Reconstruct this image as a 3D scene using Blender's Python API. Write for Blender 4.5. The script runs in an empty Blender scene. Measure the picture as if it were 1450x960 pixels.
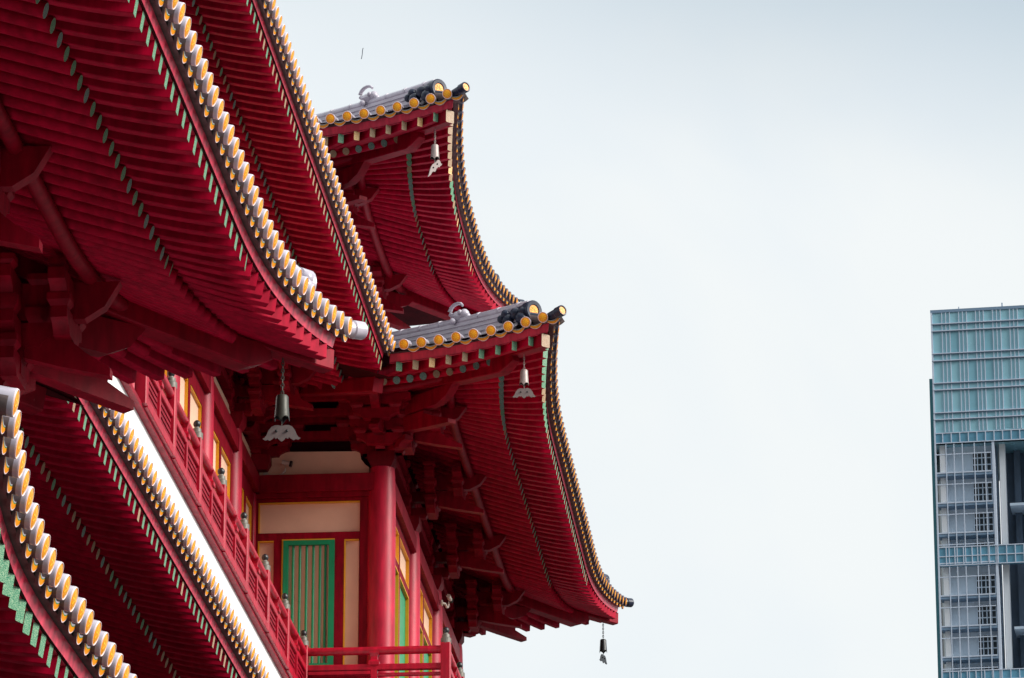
import bpy, math, random
from mathutils import Vector, Matrix, Euler
random.seed(7)
SC = bpy.context.scene
COL = SC.collection
R = math.radians

# ------------------------------------------------------------------ camera, sky, sun, exposure
CAM_H = 1.6
cam_d = bpy.data.cameras.new('camera'); cam = bpy.data.objects.new('camera', cam_d); COL.objects.link(cam)
cam.location = (0, 0, CAM_H); cam.rotation_euler = (R(90 + 18.223), 0, 0)
cam_d.sensor_width = 36; cam_d.lens = 161.38; cam_d.clip_start = 0.5; cam_d.clip_end = 6000
SC.camera = cam
SC.view_settings.view_transform = 'Standard'; SC.view_settings.look = 'None'
SC.view_settings.exposure = 1.95; SC.view_settings.gamma = 1.0

SUN_EL, SUN_AZ = 31.0, 108.0          # azimuth clockwise from +Y (view direction)
w = bpy.data.worlds.new('World'); SC.world = w; w.use_nodes = True
nt = w.node_tree; nt.nodes.clear()
N = nt.nodes.new; LK = nt.links.new
out = N('ShaderNodeOutputWorld'); bg = N('ShaderNodeBackground'); bg.inputs['Strength'].default_value = 0.05
sky = N('ShaderNodeTexSky'); sky.sky_type = 'NISHITA'; sky.sun_disc = False
sky.sun_elevation = R(SUN_EL); sky.sun_rotation = R(SUN_AZ); sky.air_density = 1.2; sky.dust_density = 2.5
tc = N('ShaderNodeTexCoord'); noi = N('ShaderNodeTexNoise'); noi.inputs['Scale'].default_value = 5.0
noi.inputs['Detail'].default_value = 3.0; noi.inputs['Roughness'].default_value = 0.45
LK(tc.outputs['Generated'], noi.inputs['Vector'])
sep = N('ShaderNodeSeparateXYZ'); LK(tc.outputs['Generated'], sep.inputs[0])
# overcast deck: brighter low down, a thinner blue-grey patch higher up and to the right
hgt = N('ShaderNodeMath'); hgt.operation = 'MULTIPLY_ADD'; hgt.inputs[1].default_value = 1.0
ax = N('ShaderNodeMath'); ax.operation = 'MULTIPLY'; ax.inputs[1].default_value = 0.22
LK(sep.outputs['X'], ax.inputs[0]); LK(sep.outputs['Z'], hgt.inputs[0]); LK(ax.outputs[0], hgt.inputs[2])
nz = N('ShaderNodeMath'); nz.operation = 'MULTIPLY_ADD'; nz.inputs[1].default_value = 0.05; 
LK(noi.outputs['Fac'], nz.inputs[0]); LK(hgt.outputs[0], nz.inputs[2])
mr = N('ShaderNodeMapRange'); mr.interpolation_type = 'SMOOTHSTEP'
mr.inputs['From Min'].default_value = 0.375; mr.inputs['From Max'].default_value = 0.48
mr.inputs['To Min'].default_value = 0.0; mr.inputs['To Max'].default_value = 1.0
LK(nz.outputs[0], mr.inputs['Value'])
cl = N('ShaderNodeMix'); cl.data_type = 'RGBA'; cl.clamp_result = False; cl.clamp_factor = True
n3 = N('ShaderNodeTexNoise'); n3.inputs['Scale'].default_value = 9.0; n3.inputs['Detail'].default_value = 4.0; n3.inputs['Distortion'].default_value = 0.6
LK(tc.outputs['Generated'], n3.inputs['Vector'])
c3 = N('ShaderNodeValToRGB'); c3.color_ramp.elements[0].position = 0.42; c3.color_ramp.elements[1].position = 0.6
c3.color_ramp.elements[0].color = (0.565, 0.598, 0.617, 1); c3.color_ramp.elements[1].color = (0.60, 0.62, 0.622, 1)
LK(n3.outputs['Fac'], c3.inputs[0])
c10 = N('ShaderNodeMix'); c10.data_type = 'RGBA'; c10.blend_type = 'MULTIPLY'; c10.inputs['Factor'].default_value = 1.0; c10.inputs['B'].default_value = (8.1, 8.1, 8.05, 1)
LK(c3.outputs[0], c10.inputs['A']); LK(c10.outputs['Result'], cl.inputs['A']); cl.inputs['B'].default_value = (2.15, 2.8, 3.3, 1)
LK(mr.outputs['Result'], cl.inputs['Factor'])
# towards the zenith the deck is bright again
mz = N('ShaderNodeMapRange'); mz.interpolation_type = 'SMOOTHSTEP'
mz.inputs['From Min'].default_value = 0.5; mz.inputs['From Max'].default_value = 0.75
LK(sep.outputs['Z'], mz.inputs['Value'])
cz = N('ShaderNodeMix'); cz.data_type = 'RGBA'; cz.inputs['B'].default_value = (6.5, 6.8, 7.0, 1)
LK(cl.outputs['Result'], cz.inputs['A']); LK(mz.outputs['Result'], cz.inputs['Factor'])
mixs = N('ShaderNodeMix'); mixs.data_type = 'RGBA'; mixs.inputs['Factor'].default_value = 0.93
LK(sky.outputs[0], mixs.inputs['A']); LK(cz.outputs['Result'], mixs.inputs['B'])
# low sky dimmed, most behind the camera, to deepen shade under the eaves
lo_ = N('ShaderNodeMapRange'); lo_.interpolation_type = 'SMOOTHSTEP'
lo_.inputs['From Min'].default_value = 0.06; lo_.inputs['From Max'].default_value = 0.21
lo_.inputs['To Min'].default_value = 0.22; lo_.inputs['To Max'].default_value = 1.0
bk = N('ShaderNodeMath'); bk.operation = 'MINIMUM'; bk.inputs[1].default_value = 0.0; LK(sep.outputs['Y'], bk.inputs[0])
bz = N('ShaderNodeMath'); bz.operation = 'MULTIPLY_ADD'; bz.inputs[1].default_value = 0.30
xr = N('ShaderNodeMath'); xr.operation = 'MAXIMUM'; xr.inputs[1].default_value = 0.0; LK(sep.outputs['X'], xr.inputs[0])
xz = N('ShaderNodeMath'); xz.operation = 'MULTIPLY_ADD'; xz.inputs[1].default_value = 0.14; LK(xr.outputs[0], xz.inputs[0]); LK(sep.outputs['Z'], xz.inputs[2])  # dimming eased on the right to lighten the eave undersides
LK(bk.outputs[0], bz.inputs[0]); LK(xz.outputs[0], bz.inputs[2]); LK(bz.outputs[0], lo_.inputs['Value'])
mul = N('ShaderNodeMix'); mul.data_type = 'RGBA'; mul.blend_type = 'MULTIPLY'; mul.inputs['Factor'].default_value = 1.0
LK(mixs.outputs['Result'], mul.inputs['A']); LK(lo_.outputs['Result'], mul.inputs['B'])
LK(mul.outputs['Result'], bg.inputs['Color']); LK(bg.outputs[0], out.inputs[0])

sun_d = bpy.data.lights.new('sun', 'SUN'); sun = bpy.data.objects.new('sun', sun_d); COL.objects.link(sun)
sun_d.energy = 1.5; sun_d.angle = R(30); sun_d.color = (1.0, 0.96, 0.9)
el, az = R(SUN_EL), R(SUN_AZ)
sdir = Vector((math.sin(az) * math.cos(el), math.cos(az) * math.cos(el), math.sin(el)))
sun.rotation_euler = sdir.to_track_quat('Z', 'Y').to_euler(); sun.location = (60, -20, 80)

# ------------------------------------------------------------------ materials
MATS = {}
def mat(name, col, rough=0.5, var=0.0, scale=3.0, metal=0.0, spec=0.5, col2=None, bump=0.0, bscale=40.0, streak=False, coat=0.0):
    m = bpy.data.materials.new(name); m.use_nodes = True; MATS[name] = m
    t = m.node_tree; b = t.nodes['Principled BSDF']
    b.inputs['Roughness'].default_value = rough; b.inputs['Metallic'].default_value = metal
    b.inputs['Specular IOR Level'].default_value = spec
    if coat: b.inputs['Coat Weight'].default_value = coat; b.inputs['Coat Roughness'].default_value = 0.25
    if var <= 0:
        b.inputs['Base Color'].default_value = (*col, 1)
    else:
        tcn = t.nodes.new('ShaderNodeTexCoord'); mp = t.nodes.new('ShaderNodeMapping')
        geo = t.nodes.new('ShaderNodeNewGeometry')
        t.links.new(geo.outputs['Position'], mp.inputs['Vector'])
        if streak: mp.inputs['Scale'].default_value = (1, 1, 0.12)
        n1 = t.nodes.new('ShaderNodeTexNoise'); n1.inputs['Scale'].default_value = scale
        n1.inputs['Detail'].default_value = 6; n1.inputs['Roughness'].default_value = 0.65
        t.links.new(mp.outputs[0], n1.inputs['Vector'])
        rp = t.nodes.new('ShaderNodeValToRGB')
        c2 = col2 or tuple(max(0, c * (1 - var)) for c in col)
        rp.color_ramp.elements[0].position = 0.32; rp.color_ramp.elements[0].color = (*c2, 1)
        rp.color_ramp.elements[1].position = 0.68; rp.color_ramp.elements[1].color = (*col, 1)
        t.links.new(n1.outputs['Fac'], rp.inputs[0])
        last = rp.outputs[0]
        if name.startswith('red_'):
            # rain streaks and faded patches, then sparse chips where the pale undercoat shows
            m2 = t.nodes.new('ShaderNodeMapping'); m2.inputs['Scale'].default_value = (1, 1, .22); t.links.new(geo.outputs['Position'], m2.inputs['Vector'])
            n4 = t.nodes.new('ShaderNodeTexNoise'); n4.inputs['Scale'].default_value = 13; n4.inputs['Detail'].default_value = 5; t.links.new(m2.outputs[0], n4.inputs['Vector'])
            r4 = t.nodes.new('ShaderNodeMapRange'); r4.inputs['From Min'].default_value = .35; r4.inputs['From Max'].default_value = .7; r4.inputs['To Min'].default_value = .72; r4.inputs['To Max'].default_value = 1.18
            t.links.new(n4.outputs['Fac'], r4.inputs['Value'])
            x4 = t.nodes.new('ShaderNodeMix'); x4.data_type = 'RGBA'; x4.blend_type = 'MULTIPLY'; x4.inputs['Factor'].default_value = 1
            t.links.new(last, x4.inputs['A']); t.links.new(r4.outputs[0], x4.inputs['B'])
            n5 = t.nodes.new('ShaderNodeTexNoise'); n5.inputs['Scale'].default_value = 34; n5.inputs['Detail'].default_value = 6; n5.inputs['Roughness'].default_value = .75; t.links.new(m2.outputs[0], n5.inputs['Vector'])
            r5 = t.nodes.new('ShaderNodeMapRange'); r5.inputs['From Min'].default_value = .69; r5.inputs['From Max'].default_value = .76; r5.inputs['To Max'].default_value = .5
            t.links.new(n5.outputs['Fac'], r5.inputs['Value'])
            x5 = t.nodes.new('ShaderNodeMix'); x5.data_type = 'RGBA'; x5.inputs['B'].default_value = (.42, .22, .17, 1)
            t.links.new(x4.outputs['Result'], x5.inputs['A']); t.links.new(r5.outputs[0], x5.inputs['Factor']); last = x5.outputs['Result']
        t.links.new(last, b.inputs['Base Color'])
        mr_ = t.nodes.new('ShaderNodeMapRange'); mr_.inputs['To Min'].default_value = rough + 0.12; mr_.inputs['To Max'].default_value = max(0.08, rough - 0.1)
        t.links.new(n1.outputs['Fac'], mr_.inputs['Value']); t.links.new(mr_.outputs[0], b.inputs['Roughness'])
    if bump:
        geo = t.nodes.new('ShaderNodeNewGeometry')
        n2 = t.nodes.new('ShaderNodeTexNoise'); n2.inputs['Scale'].default_value = bscale; n2.inputs['Detail'].default_value = 4
        t.links.new(geo.outputs['Position'], n2.inputs['Vector'])
        bp = t.nodes.new('ShaderNodeBump'); bp.inputs['Strength'].default_value = bump; bp.inputs['Distance'].default_value = 0.02
        t.links.new(n2.outputs['Fac'], bp.inputs['Height']); t.links.new(bp.outputs[0], b.inputs['Normal'])
    return m
def lattice(name, ground, line, scale=26.0, rough=0.5):
    """painted lattice of fine lines on the end faces of the rafters"""
    m = bpy.data.materials.new(name); m.use_nodes = True; MATS[name] = m
    t = m.node_tree; b = t.nodes['Principled BSDF']; b.inputs['Roughness'].default_value = rough
    tcn = t.nodes.new('ShaderNodeTexCoord'); v = t.nodes.new('ShaderNodeTexVoronoi'); v.feature = 'DISTANCE_TO_EDGE'
    v.inputs['Scale'].default_value = scale; t.links.new(tcn.outputs['Object'], v.inputs['Vector'])
    rp = t.nodes.new('ShaderNodeValToRGB'); rp.color_ramp.interpolation = 'LINEAR'
    rp.color_ramp.elements[0].position = 0.07; rp.color_ramp.elements[0].color = (*line, 1)
    rp.color_ramp.elements[1].position = 0.14; rp.color_ramp.elements[1].color = (*ground, 1)
    t.links.new(v.outputs['Distance'], rp.inputs[0]); t.links.new(rp.outputs[0], b.inputs['Base Color'])
    return m
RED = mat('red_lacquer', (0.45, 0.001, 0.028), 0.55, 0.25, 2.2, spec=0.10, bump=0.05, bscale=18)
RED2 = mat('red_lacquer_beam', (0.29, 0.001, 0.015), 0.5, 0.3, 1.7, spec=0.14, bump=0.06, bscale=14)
REDC = mat('red_lacquer_column', (0.50, 0.006, 0.036), 0.42, 0.2, 1.2, spec=0.4, streak=True, bump=0.04)
REDR = mat('red_rail_paint', (0.44, 0.002, 0.022), 0.42, 0.22, 2.5, spec=0.35, bump=0.04, bscale=20)
DECK = mat('red_boarding_shaded', (0.05, 0.0005, 0.003), 0.7, 0.35, 4, spec=0.1)  # shade between rafters put into the colour; the paint itself matches the rafters
FASC = mat('red_fascia', (0.74, 0.034, 0.085), 0.38, 0.25, 1.6, spec=0.4, streak=True)
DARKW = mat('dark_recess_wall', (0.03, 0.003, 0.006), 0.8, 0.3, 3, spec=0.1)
CREAM = mat('cream_plaster', (0.86, 0.54, 0.38), 0.75, 0.12, 1.5, bump=0.05, bscale=60)
WHITE = mat('white_plaster', (0.86, 0.86, 0.86), 0.7, 0.05, 0.8)
GOLD = mat('yellow_trim', (0.78, 0.36, 0.01), 0.45, 0.15, 5)
GREEN = mat('green_paint', (0.0, 0.27, 0.11), 0.42, 0.2, 4)
GLAZE = mat('pale_glazed_tile', (0.50, 0.46, 0.53), 0.28, 0.28, 5, coat=0.3)
DGLAZE = mat('backlit_glazed_tile', (0.018, 0.024, 0.05), 0.3, 0.4, 5, spec=0.3)  # pale glaze darkened as if backlit by the sky, put into the colour
PANU = mat('grey_brown_tile_underside', (0.17, 0.125, 0.12), 0.8, 0.35, 7, bump=0.1)
ORANGE = mat('orange_tile_face', (0.86, 0.30, 0.002), 0.4, 0.2, 20)
DORANGE = mat('dark_orange_tile_face', (0.50, 0.14, 0.003), 0.45, 0.3, 20)  # orange face with the same backlit darkening put into its colour
YELLOW = mat('yellow_tile_pattern', (0.92, 0.46, 0.008), 0.4)
RIM = mat('pale_tile_rim', (0.74, 0.58, 0.60), 0.35)
DRIM = mat('dark_tile_rim', (0.07, 0.05, 0.09), 0.35)  # pale rim with the backlit darkening put into its colour
GREENL = mat('green_tile_line', (0.03, 0.22, 0.06), 0.4)
PGREEN = lattice('green_lattice_end', (0.0, 0.15, 0.075), (0.22, 0.36, 0.22), 90)
PCREAM = lattice('cream_lattice_end', (0.40, 0.31, 0.20), (0.24, 0.10, 0.03), 90)
PORNG = lattice('orange_lattice_end', (0.60, 0.30, 0.06), (0.85, 0.62, 0.35), 90)
PTEAL = lattice('teal_lattice_end', (0.03, 0.14, 0.12), (0.25, 0.33, 0.28), 90)
PBROWN = lattice('brown_lattice_end', (0.22, 0.10, 0.04), (0.36, 0.30, 0.2), 90)
BRONZE = mat('bell_bronze', (0.06, 0.058, 0.046), 0.5, 0.35, 30, metal=0.3)
PALEB = mat('pale_bell_metal', (0.36, 0.30, 0.28), 0.5, 0.2, 30, metal=0.3)
PLATE = mat('bell_plate_metal', (0.27, 0.22, 0.21), 0.5, 0.2, 25, metal=0.35)
STEEL = mat('grey_finial_metal', (0.17, 0.155, 0.13), 0.5, 0.3, 20, metal=0.2)
CAMW = mat('camera_housing', (0.62, 0.52, 0.45), 0.5)
BLACK = mat('black_plastic', (0.012, 0.012, 0.014), 0.4)
DARKGLASS = mat('dark_opening', (0.01, 0.013, 0.03), 0.15)
PAVE = mat('grey_paving', (0.09, 0.085, 0.082), 0.8, 0.2, 0.6)

# ------------------------------------------------------------------ geometry helpers (b = outward from facade, a = along facade, z = above eye level)
TH = R(4.86118); SN, CS = math.sin(TH), math.cos(TH)
def W(p): return Vector((p[0] * CS + p[1] * SN, -p[0] * SN + p[1] * CS, p[2] + CAM_H))
WROT = Matrix(((CS, SN, 0), (-SN, CS, 0), (0, 0, 1)))
WORLD_LOC = {}
V = lambda *a: Vector(a)
class MB:
    def __init__(s): s.v = []; s.f = []; s.m = []; s.mats = []
    def mi(s, m):
        if m not in s.mats: s.mats.append(m)
        return s.mats.index(m)
    def add(s, vs, fs, m):
        o = len(s.v); s.v += [Vector(p) for p in vs]; i = s.mi(m)
        for f in fs: s.f.append([o + k for k in f]); s.m.append(i)
    def box(s, lo, hi, m):
        x0, y0, z0 = lo; x1, y1, z1 = hi
        if x0 > x1: x0, x1 = x1, x0
        if y0 > y1: y0, y1 = y1, y0
        if z0 > z1: z0, z1 = z1, z0
        s.add([(x0,y0,z0),(x1,y0,z0),(x1,y1,z0),(x0,y1,z0),(x0,y0,z1),(x1,y0,z1),(x1,y1,z1),(x0,y1,z1)],
              [(0,3,2,1),(4,5,6,7),(0,1,5,4),(1,2,6,5),(2,3,7,6),(3,0,4,7)], m)
    def prism(s, poly, fr, th, m, mface=None):
        """polygon in (u,v) extruded by +-th/2 along the third axis; fr(u,v,w) -> point"""
        n = len(poly); vs = [fr(u, v, -th / 2) for u, v in poly] + [fr(u, v, th / 2) for u, v in poly]
        s.add(vs, [tuple(range(n - 1, -1, -1)), tuple(range(n, 2 * n))], mface or m)
        s.add(vs, [(k, (k + 1) % n, n + (k + 1) % n, n + k) for k in range(n)], m)
    def sweep(s, path, sec, m, mcap=None, up=Vector((0, 0, 1)), scale=None):
        """section (x sideways, y up) swept along a path; first end gets mcap"""
        n = len(sec); vs = []
        for i, p in enumerate(path):
            p = Vector(p); d = Vector(path[min(i + 1, len(path) - 1)]) - Vector(path[max(i - 1, 0)])
            d.normalize(); sd = d.cross(up); sd.normalize(); uu = sd.cross(d)
            k = scale[i] if scale else 1
            vs += [p + sd * x * k + uu * y * k for x, y in sec]
        fs = []
        for i in range(len(path) - 1):
            for k in range(n): fs.append((i*n + k, i*n + (k+1) % n, (i+1)*n + (k+1) % n, (i+1)*n + k))
        s.add(vs, fs, m)
        s.add(vs[:n], [tuple(range(n - 1, -1, -1))], mcap or m); s.add(vs[-n:], [tuple(range(n))], m)
    def lathe(s, c, prof, m, seg=16, axis='z'):
        n = len(prof); vs = []
        for k in range(seg):
            t = 2 * math.pi * k / seg
            for r, h in prof:
                x, y = r * math.cos(t), r * math.sin(t)
                vs.append(Vector(c) + (Vector((x, y, h)) if axis == 'z' else Vector((x, h, y)) if axis == 'a' else Vector((h, x, y))))
        fs = []
        for k in range(seg):
            k2 = (k + 1) % seg
            for i in range(n - 1): fs.append((k*n + i, k2*n + i, k2*n + i + 1, k*n + i + 1))
        s.add(vs, fs, m)
    def ball(s, c, r, m, seg=10, sq=(1, 1, 1)):
        prof = []; vs = []; rings = 6
        for i in range(rings + 1):
            p = math.pi * i / rings
            for k in range(seg):
                t = 2 * math.pi * k / seg
                vs.append(Vector(c) + Vector((r*sq[0]*math.sin(p)*math.cos(t), r*sq[1]*math.sin(p)*math.sin(t), r*sq[2]*math.cos(p))))
        s.add(vs, [(i*seg + k, i*seg + (k+1) % seg, (i+1)*seg + (k+1) % seg, (i+1)*seg + k) for i in range(rings) for k in range(seg)], m)
    def mesh(s, name, org=None, world=True, smooth=True, angle=35):
        vs = [W(p) for p in s.v] if world else s.v
        if org is None:
            lo = [min(v[k] for v in vs) for k in range(3)]; hi = [max(v[k] for v in vs) for k in range(3)]
            org = Vector([(lo[k] + hi[k]) / 2 for k in range(3)])
        me = bpy.data.meshes.new(name); me.from_pydata([v - org for v in vs], [], s.f)
        for m in s.mats: me.materials.append(m)
        me.polygons.foreach_set('material_index', s.m)
        import bmesh
        bm = bmesh.new(); bm.from_mesh(me); bmesh.ops.remove_doubles(bm, verts=bm.verts, dist=1e-5)
        bmesh.ops.recalc_face_normals(bm, faces=bm.faces); bm.to_mesh(me); bm.free()
        if smooth:
            me.polygons.foreach_set('use_smooth', [True] * len(me.polygons)); me.set_sharp_from_angle(angle=R(angle))
        return me, org
    def build(s, name, parent=None, bevel=0.0, **kw):
        me, org = s.mesh(name, **kw)
        o = place(name, me, org, parent)
        return o
def place(name, me, org, parent=None, rot=None):
    o = bpy.data.objects.new(name, me); COL.objects.link(o)
    WORLD_LOC[o.name] = Vector(org)
    if parent is not None:
        o.parent = parent; o.location = Vector(org) - WORLD_LOC[parent.name]
    else: o.location = org
    if rot is not None: o.rotation_euler = rot.to_euler()
    return o
def thing(name, label, cat, loc_bz, group=None):
    o = bpy.data.objects.new(name, None); COL.objects.link(o); o.location = W(loc_bz); WORLD_LOC[o.name] = W(loc_bz)
    o['label'] = label; o['category'] = cat
    if group: o['group'] = group
    return o
def rect(wd, h): return [(-wd/2, -h/2), (wd/2, -h/2), (wd/2, h/2), (-wd/2, h/2)]
def ngon(r, n=10): return [(r * math.cos(2*math.pi*k/n), r * math.sin(2*math.pi*k/n)) for k in range(n)]
def bevrect(wd, h, c=0.008):
    x, y = wd/2, h/2
    return [(-x+c, -y), (x-c, -y), (x, -y+c), (x, y-c), (x-c, y), (-x+c, y), (-x, y-c), (-x, -y+c)]

# ------------------------------------------------------------------ ground
g = MB()
g.add([(-3000, -3000, -1.6), (3000, -3000, -1.6), (3000, 3000, -1.6), (-3000, 3000, -1.6)], [(0, 1, 2, 3)], PAVE)
go = g.build('ground', smooth=False); go['kind'] = 'structure'

# ------------------------------------------------------------------ temple
temple = thing('temple', 'red lacquered temple with tiers of upswept tiled eaves and rows of painted rafter ends', 'temple', (-9.3, 48, -1.6))
UP = Vector((0, 0, 1))
O_IN = 2.5
class Eave:
    """one straight run of eave: t along it, n outward; upswept and flared towards its free corners"""
    def __init__(s, p0, p1, n, ze, c0=False, c1=False, U=0.36, F=0.3, Lc=4.6, S=0.27):
        s.p0 = Vector((*p0, 0)); p1 = Vector((*p1, 0)); s.L = (p1 - s.p0).length; s.t = (p1 - s.p0).normalized()
        s.n = Vector((*n, 0)); s.ze = ze; s.c0 = c0; s.c1 = c1; s.U = U; s.F = F; s.Lc = Lc; s.S = S; s.Lf = 3.6
    def k(s, x):
        d = 1e9
        if s.c0: d = min(d, x + s.F)
        if s.c1: d = min(d, s.L + s.F - x)
        return max(0, 1 - max(0, d) / s.Lc) ** 2.2
    def si(s, x):
        F, Lf, O = s.F, s.Lf, O_IN
        if s.L < 2 * Lf and s.c0 and s.c1: Lf = s.L / 2
        if s.c0 and x < Lf: return O + (x + F) * (Lf - O) / (Lf + F)
        if s.c1 and x > s.L - Lf: return s.L - (O + (s.L - x + F) * (Lf - O) / (Lf + F))
        return x
    def pt(s, x, o, dz=0.0):
        k = s.k(x)
        T = s.p0 + s.t * x + s.n * (s.F * k)
        I = s.p0 + s.t * s.si(x) - s.n * O_IN
        p = T + (I - T) * (o / O_IN)
        return Vector((p.x, p.y, s.ze + s.U * k * max(0, 1 - o / 3.1) + dz))
    def s0(s): return -s.F if s.c0 else 0
    def s1(s): return s.L + s.F if s.c1 else s.L
    def xs(s, step=0.3):
        a, b = s.s0(), s.s1(); n = max(2, int((b - a) / step)); return [a + (b - a) * i / n for i in range(n + 1)]
FT, RT = 0.178, 0.80          # inset of flying-rafter tips and of round-rafter ends from the tile edge
def zf(o): q = o - FT; return -0.272 + 0.14 * q + 0.10 * q * q
def zr(o): return zf(RT) - 0.135 + 0.30 * (o - RT) + 0.01 * (o - RT) ** 2
def zt(o): return -0.03 + 0.22 * o + 0.02 * o * o

def tile_mesh(dark):
    """round tile with its disc plus the crescent drip tile beside it; local x along the eave, y inward, z up"""
    b = MB(); gl = DGLAZE if dark else GLAZE; rim = DRIM if dark else RIM
    r = 0.079; n = 24; Ln = 0.42; yd = 0.055
    ring = lambda rr, y: [(rr*math.cos(2*math.pi*k/n), y, rr*math.sin(2*math.pi*k/n)) for k in range(n)]
    def band(r0, y0, r1, y1, m, m_low=None):
        vs = ring(r0, y0) + ring(r1, y1); h = n // 2
        b.add(vs, [(k, (k+1) % n, n + (k+1) % n, n + k) for k in range(h)], m)
        b.add(vs, [(k, (k+1) % n, n + (k+1) % n, n + k) for k in range(h, n)], m_low or m)
    band(r, 0.0, r * 0.98, 0.028, gl); band(r * 0.98, 0.028, r * 0.98, 0.11, gl, PANU); band(r * 0.98, 0.11, r * 0.86, 0.125, gl, PANU); band(r * 0.86, 0.125, r * 0.86, Ln, gl, PANU)
    band(r, 0.0, r * 0.96, -0.008, rim); band(r * 0.96, -0.008, r * 0.91, -0.008, rim); band(r * 0.91, -0.008, r * 0.89, -0.003, rim)
    band(r * 0.89, -0.003, r * 0.6, -0.011, ORANGE); band(r * 0.6, -0.011, r * 0.25, -0.015, ORANGE); b.add(ring(r * 0.25, -0.015), [tuple(range(n))], ORANGE)
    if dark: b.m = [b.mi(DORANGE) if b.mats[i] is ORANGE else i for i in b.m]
    for k in range(8):      # rosette
        t = 2*math.pi*k/8; c1, s1 = math.cos(t), math.sin(t); wd = 0.007
        q = [(r*.2, -wd*.5), (r*.42, -wd), (r*.64, -wd*.6), (r*.64, wd*.6), (r*.42, wd), (r*.2, wd*.5)]
        b.add([(u*c1 - v*s1, -0.0165 + .012 * (u / r) ** 2, u*s1 + v*c1) for u, v in q], [tuple(range(6))], YELLOW)
    b.add([(x*.16, -0.0162, z*.16) for x, y, z in ring(r, 0)], [tuple(range(n))], YELLOW)
    # drip tile: crescent + trough
    cx = 0.135; hw = 0.118; m = 10
    def cres(u, a0, a1): return -a0 - a1 * (1 - u * u)
    us = [-1 + 2*k/m for k in range(m+1)]
    def strip(f0, f1, y, mt, t=0):
        b.add([(cx + u*hw, y, f0(u)) for u in us] + [(cx + u*hw, y, f1(u)) for u in us], [(k, k+1, m+2+k, m+1+k) for k in range(m)], mt)
    up_ = lambda u: cres(u, .020, .045); lo_ = lambda u: cres(u, .045, .078)
    mix = lambda q: (lambda u: up_(u) * (1-q) + lo_(u) * q)
    strip(up_, mix(.14), yd, gl if not dark else GLAZE); strip(mix(.14), mix(.26), yd, GREENL); strip(mix(.26), mix(.88), yd, ORANGE); strip(mix(.88), lo_, yd, RIM if not dark else DRIM)
    b.add([(cx + u*hw, yd, lo_(u)) for u in us] + [(cx + u*hw, yd + .024, lo_(u)) for u in us], [(k, k+1, m+2+k, m+1+k) for k in range(m)], PANU)
    b.add([(cx + u*hw, yd, up_(u)) for u in us] + [(cx + u*hw, Ln, up_(u) - .008) for u in us], [(k, k+1, m+2+k, m+1+k) for k in range(m)], gl)
    for y0, y1, e in ((yd + .024, 0.19, 0.0), (0.19, 0.36, 0.014)):
        lw = lambda u: cres(u, .045, .040) - e
        b.add([(cx + u*hw*1.14, y0, lw(u)) for u in us] + [(cx + u*hw*1.14, y1, lw(u) - .006) for u in us], [(k, k+1, m+2+k, m+1+k) for k in range(m)], PANU)
        b.add([(cx + u*hw*1.14, y0, lw(u)) for u in us] + [(cx + u*hw*1.14, y0, lw(u) + .02) for u in us], [(k, k+1, m+2+k, m+1+k) for k in range(m)], PANU)
    return b.mesh('eave_tile', org=Vector((0, 0, 0)), world=False)[0]
TILE = {False: tile_mesh(False), True: tile_mesh(True)}

def deck(mb, ev, xs, o0, o1, n, zfun, m, th=0.0):
    os_ = [o0 + (o1 - o0) * k / n for k in range(n + 1)]
    vs = [ev.pt(x, o, zfun(o)) for x in xs for o in os_]; q = n + 1
    mb.add(vs, [(i*q + k, (i+1)*q + k, (i+1)*q + k + 1, i*q + k + 1) for i in range(len(xs) - 1) for k in range(n)], m)

def roof_shell(eaves, label, o_top=4.2):
    mb = MB()
    for ev in eaves:
        xs = ev.xs()
        deck(mb, ev, [x for x in xs if x > ev.s0() + (.25 if ev.c0 else -1) and x < ev.s1() - (.25 if ev.c1 else -1)], 0.14, .5, 2, zt, GLAZE); deck(mb, ev, xs, 0.5, o_top, 8, zt, GLAZE)
        deck(mb, ev, xs, 0.10, 0.36, 2, lambda o: -0.085 + 0.10 * o, PANU)
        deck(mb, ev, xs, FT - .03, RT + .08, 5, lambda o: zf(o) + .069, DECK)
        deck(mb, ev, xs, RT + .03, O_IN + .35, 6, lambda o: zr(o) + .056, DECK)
    o = mb.build('roof', temple, smooth=True, angle=50)
    if label: o['label'] = label
    return o

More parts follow.
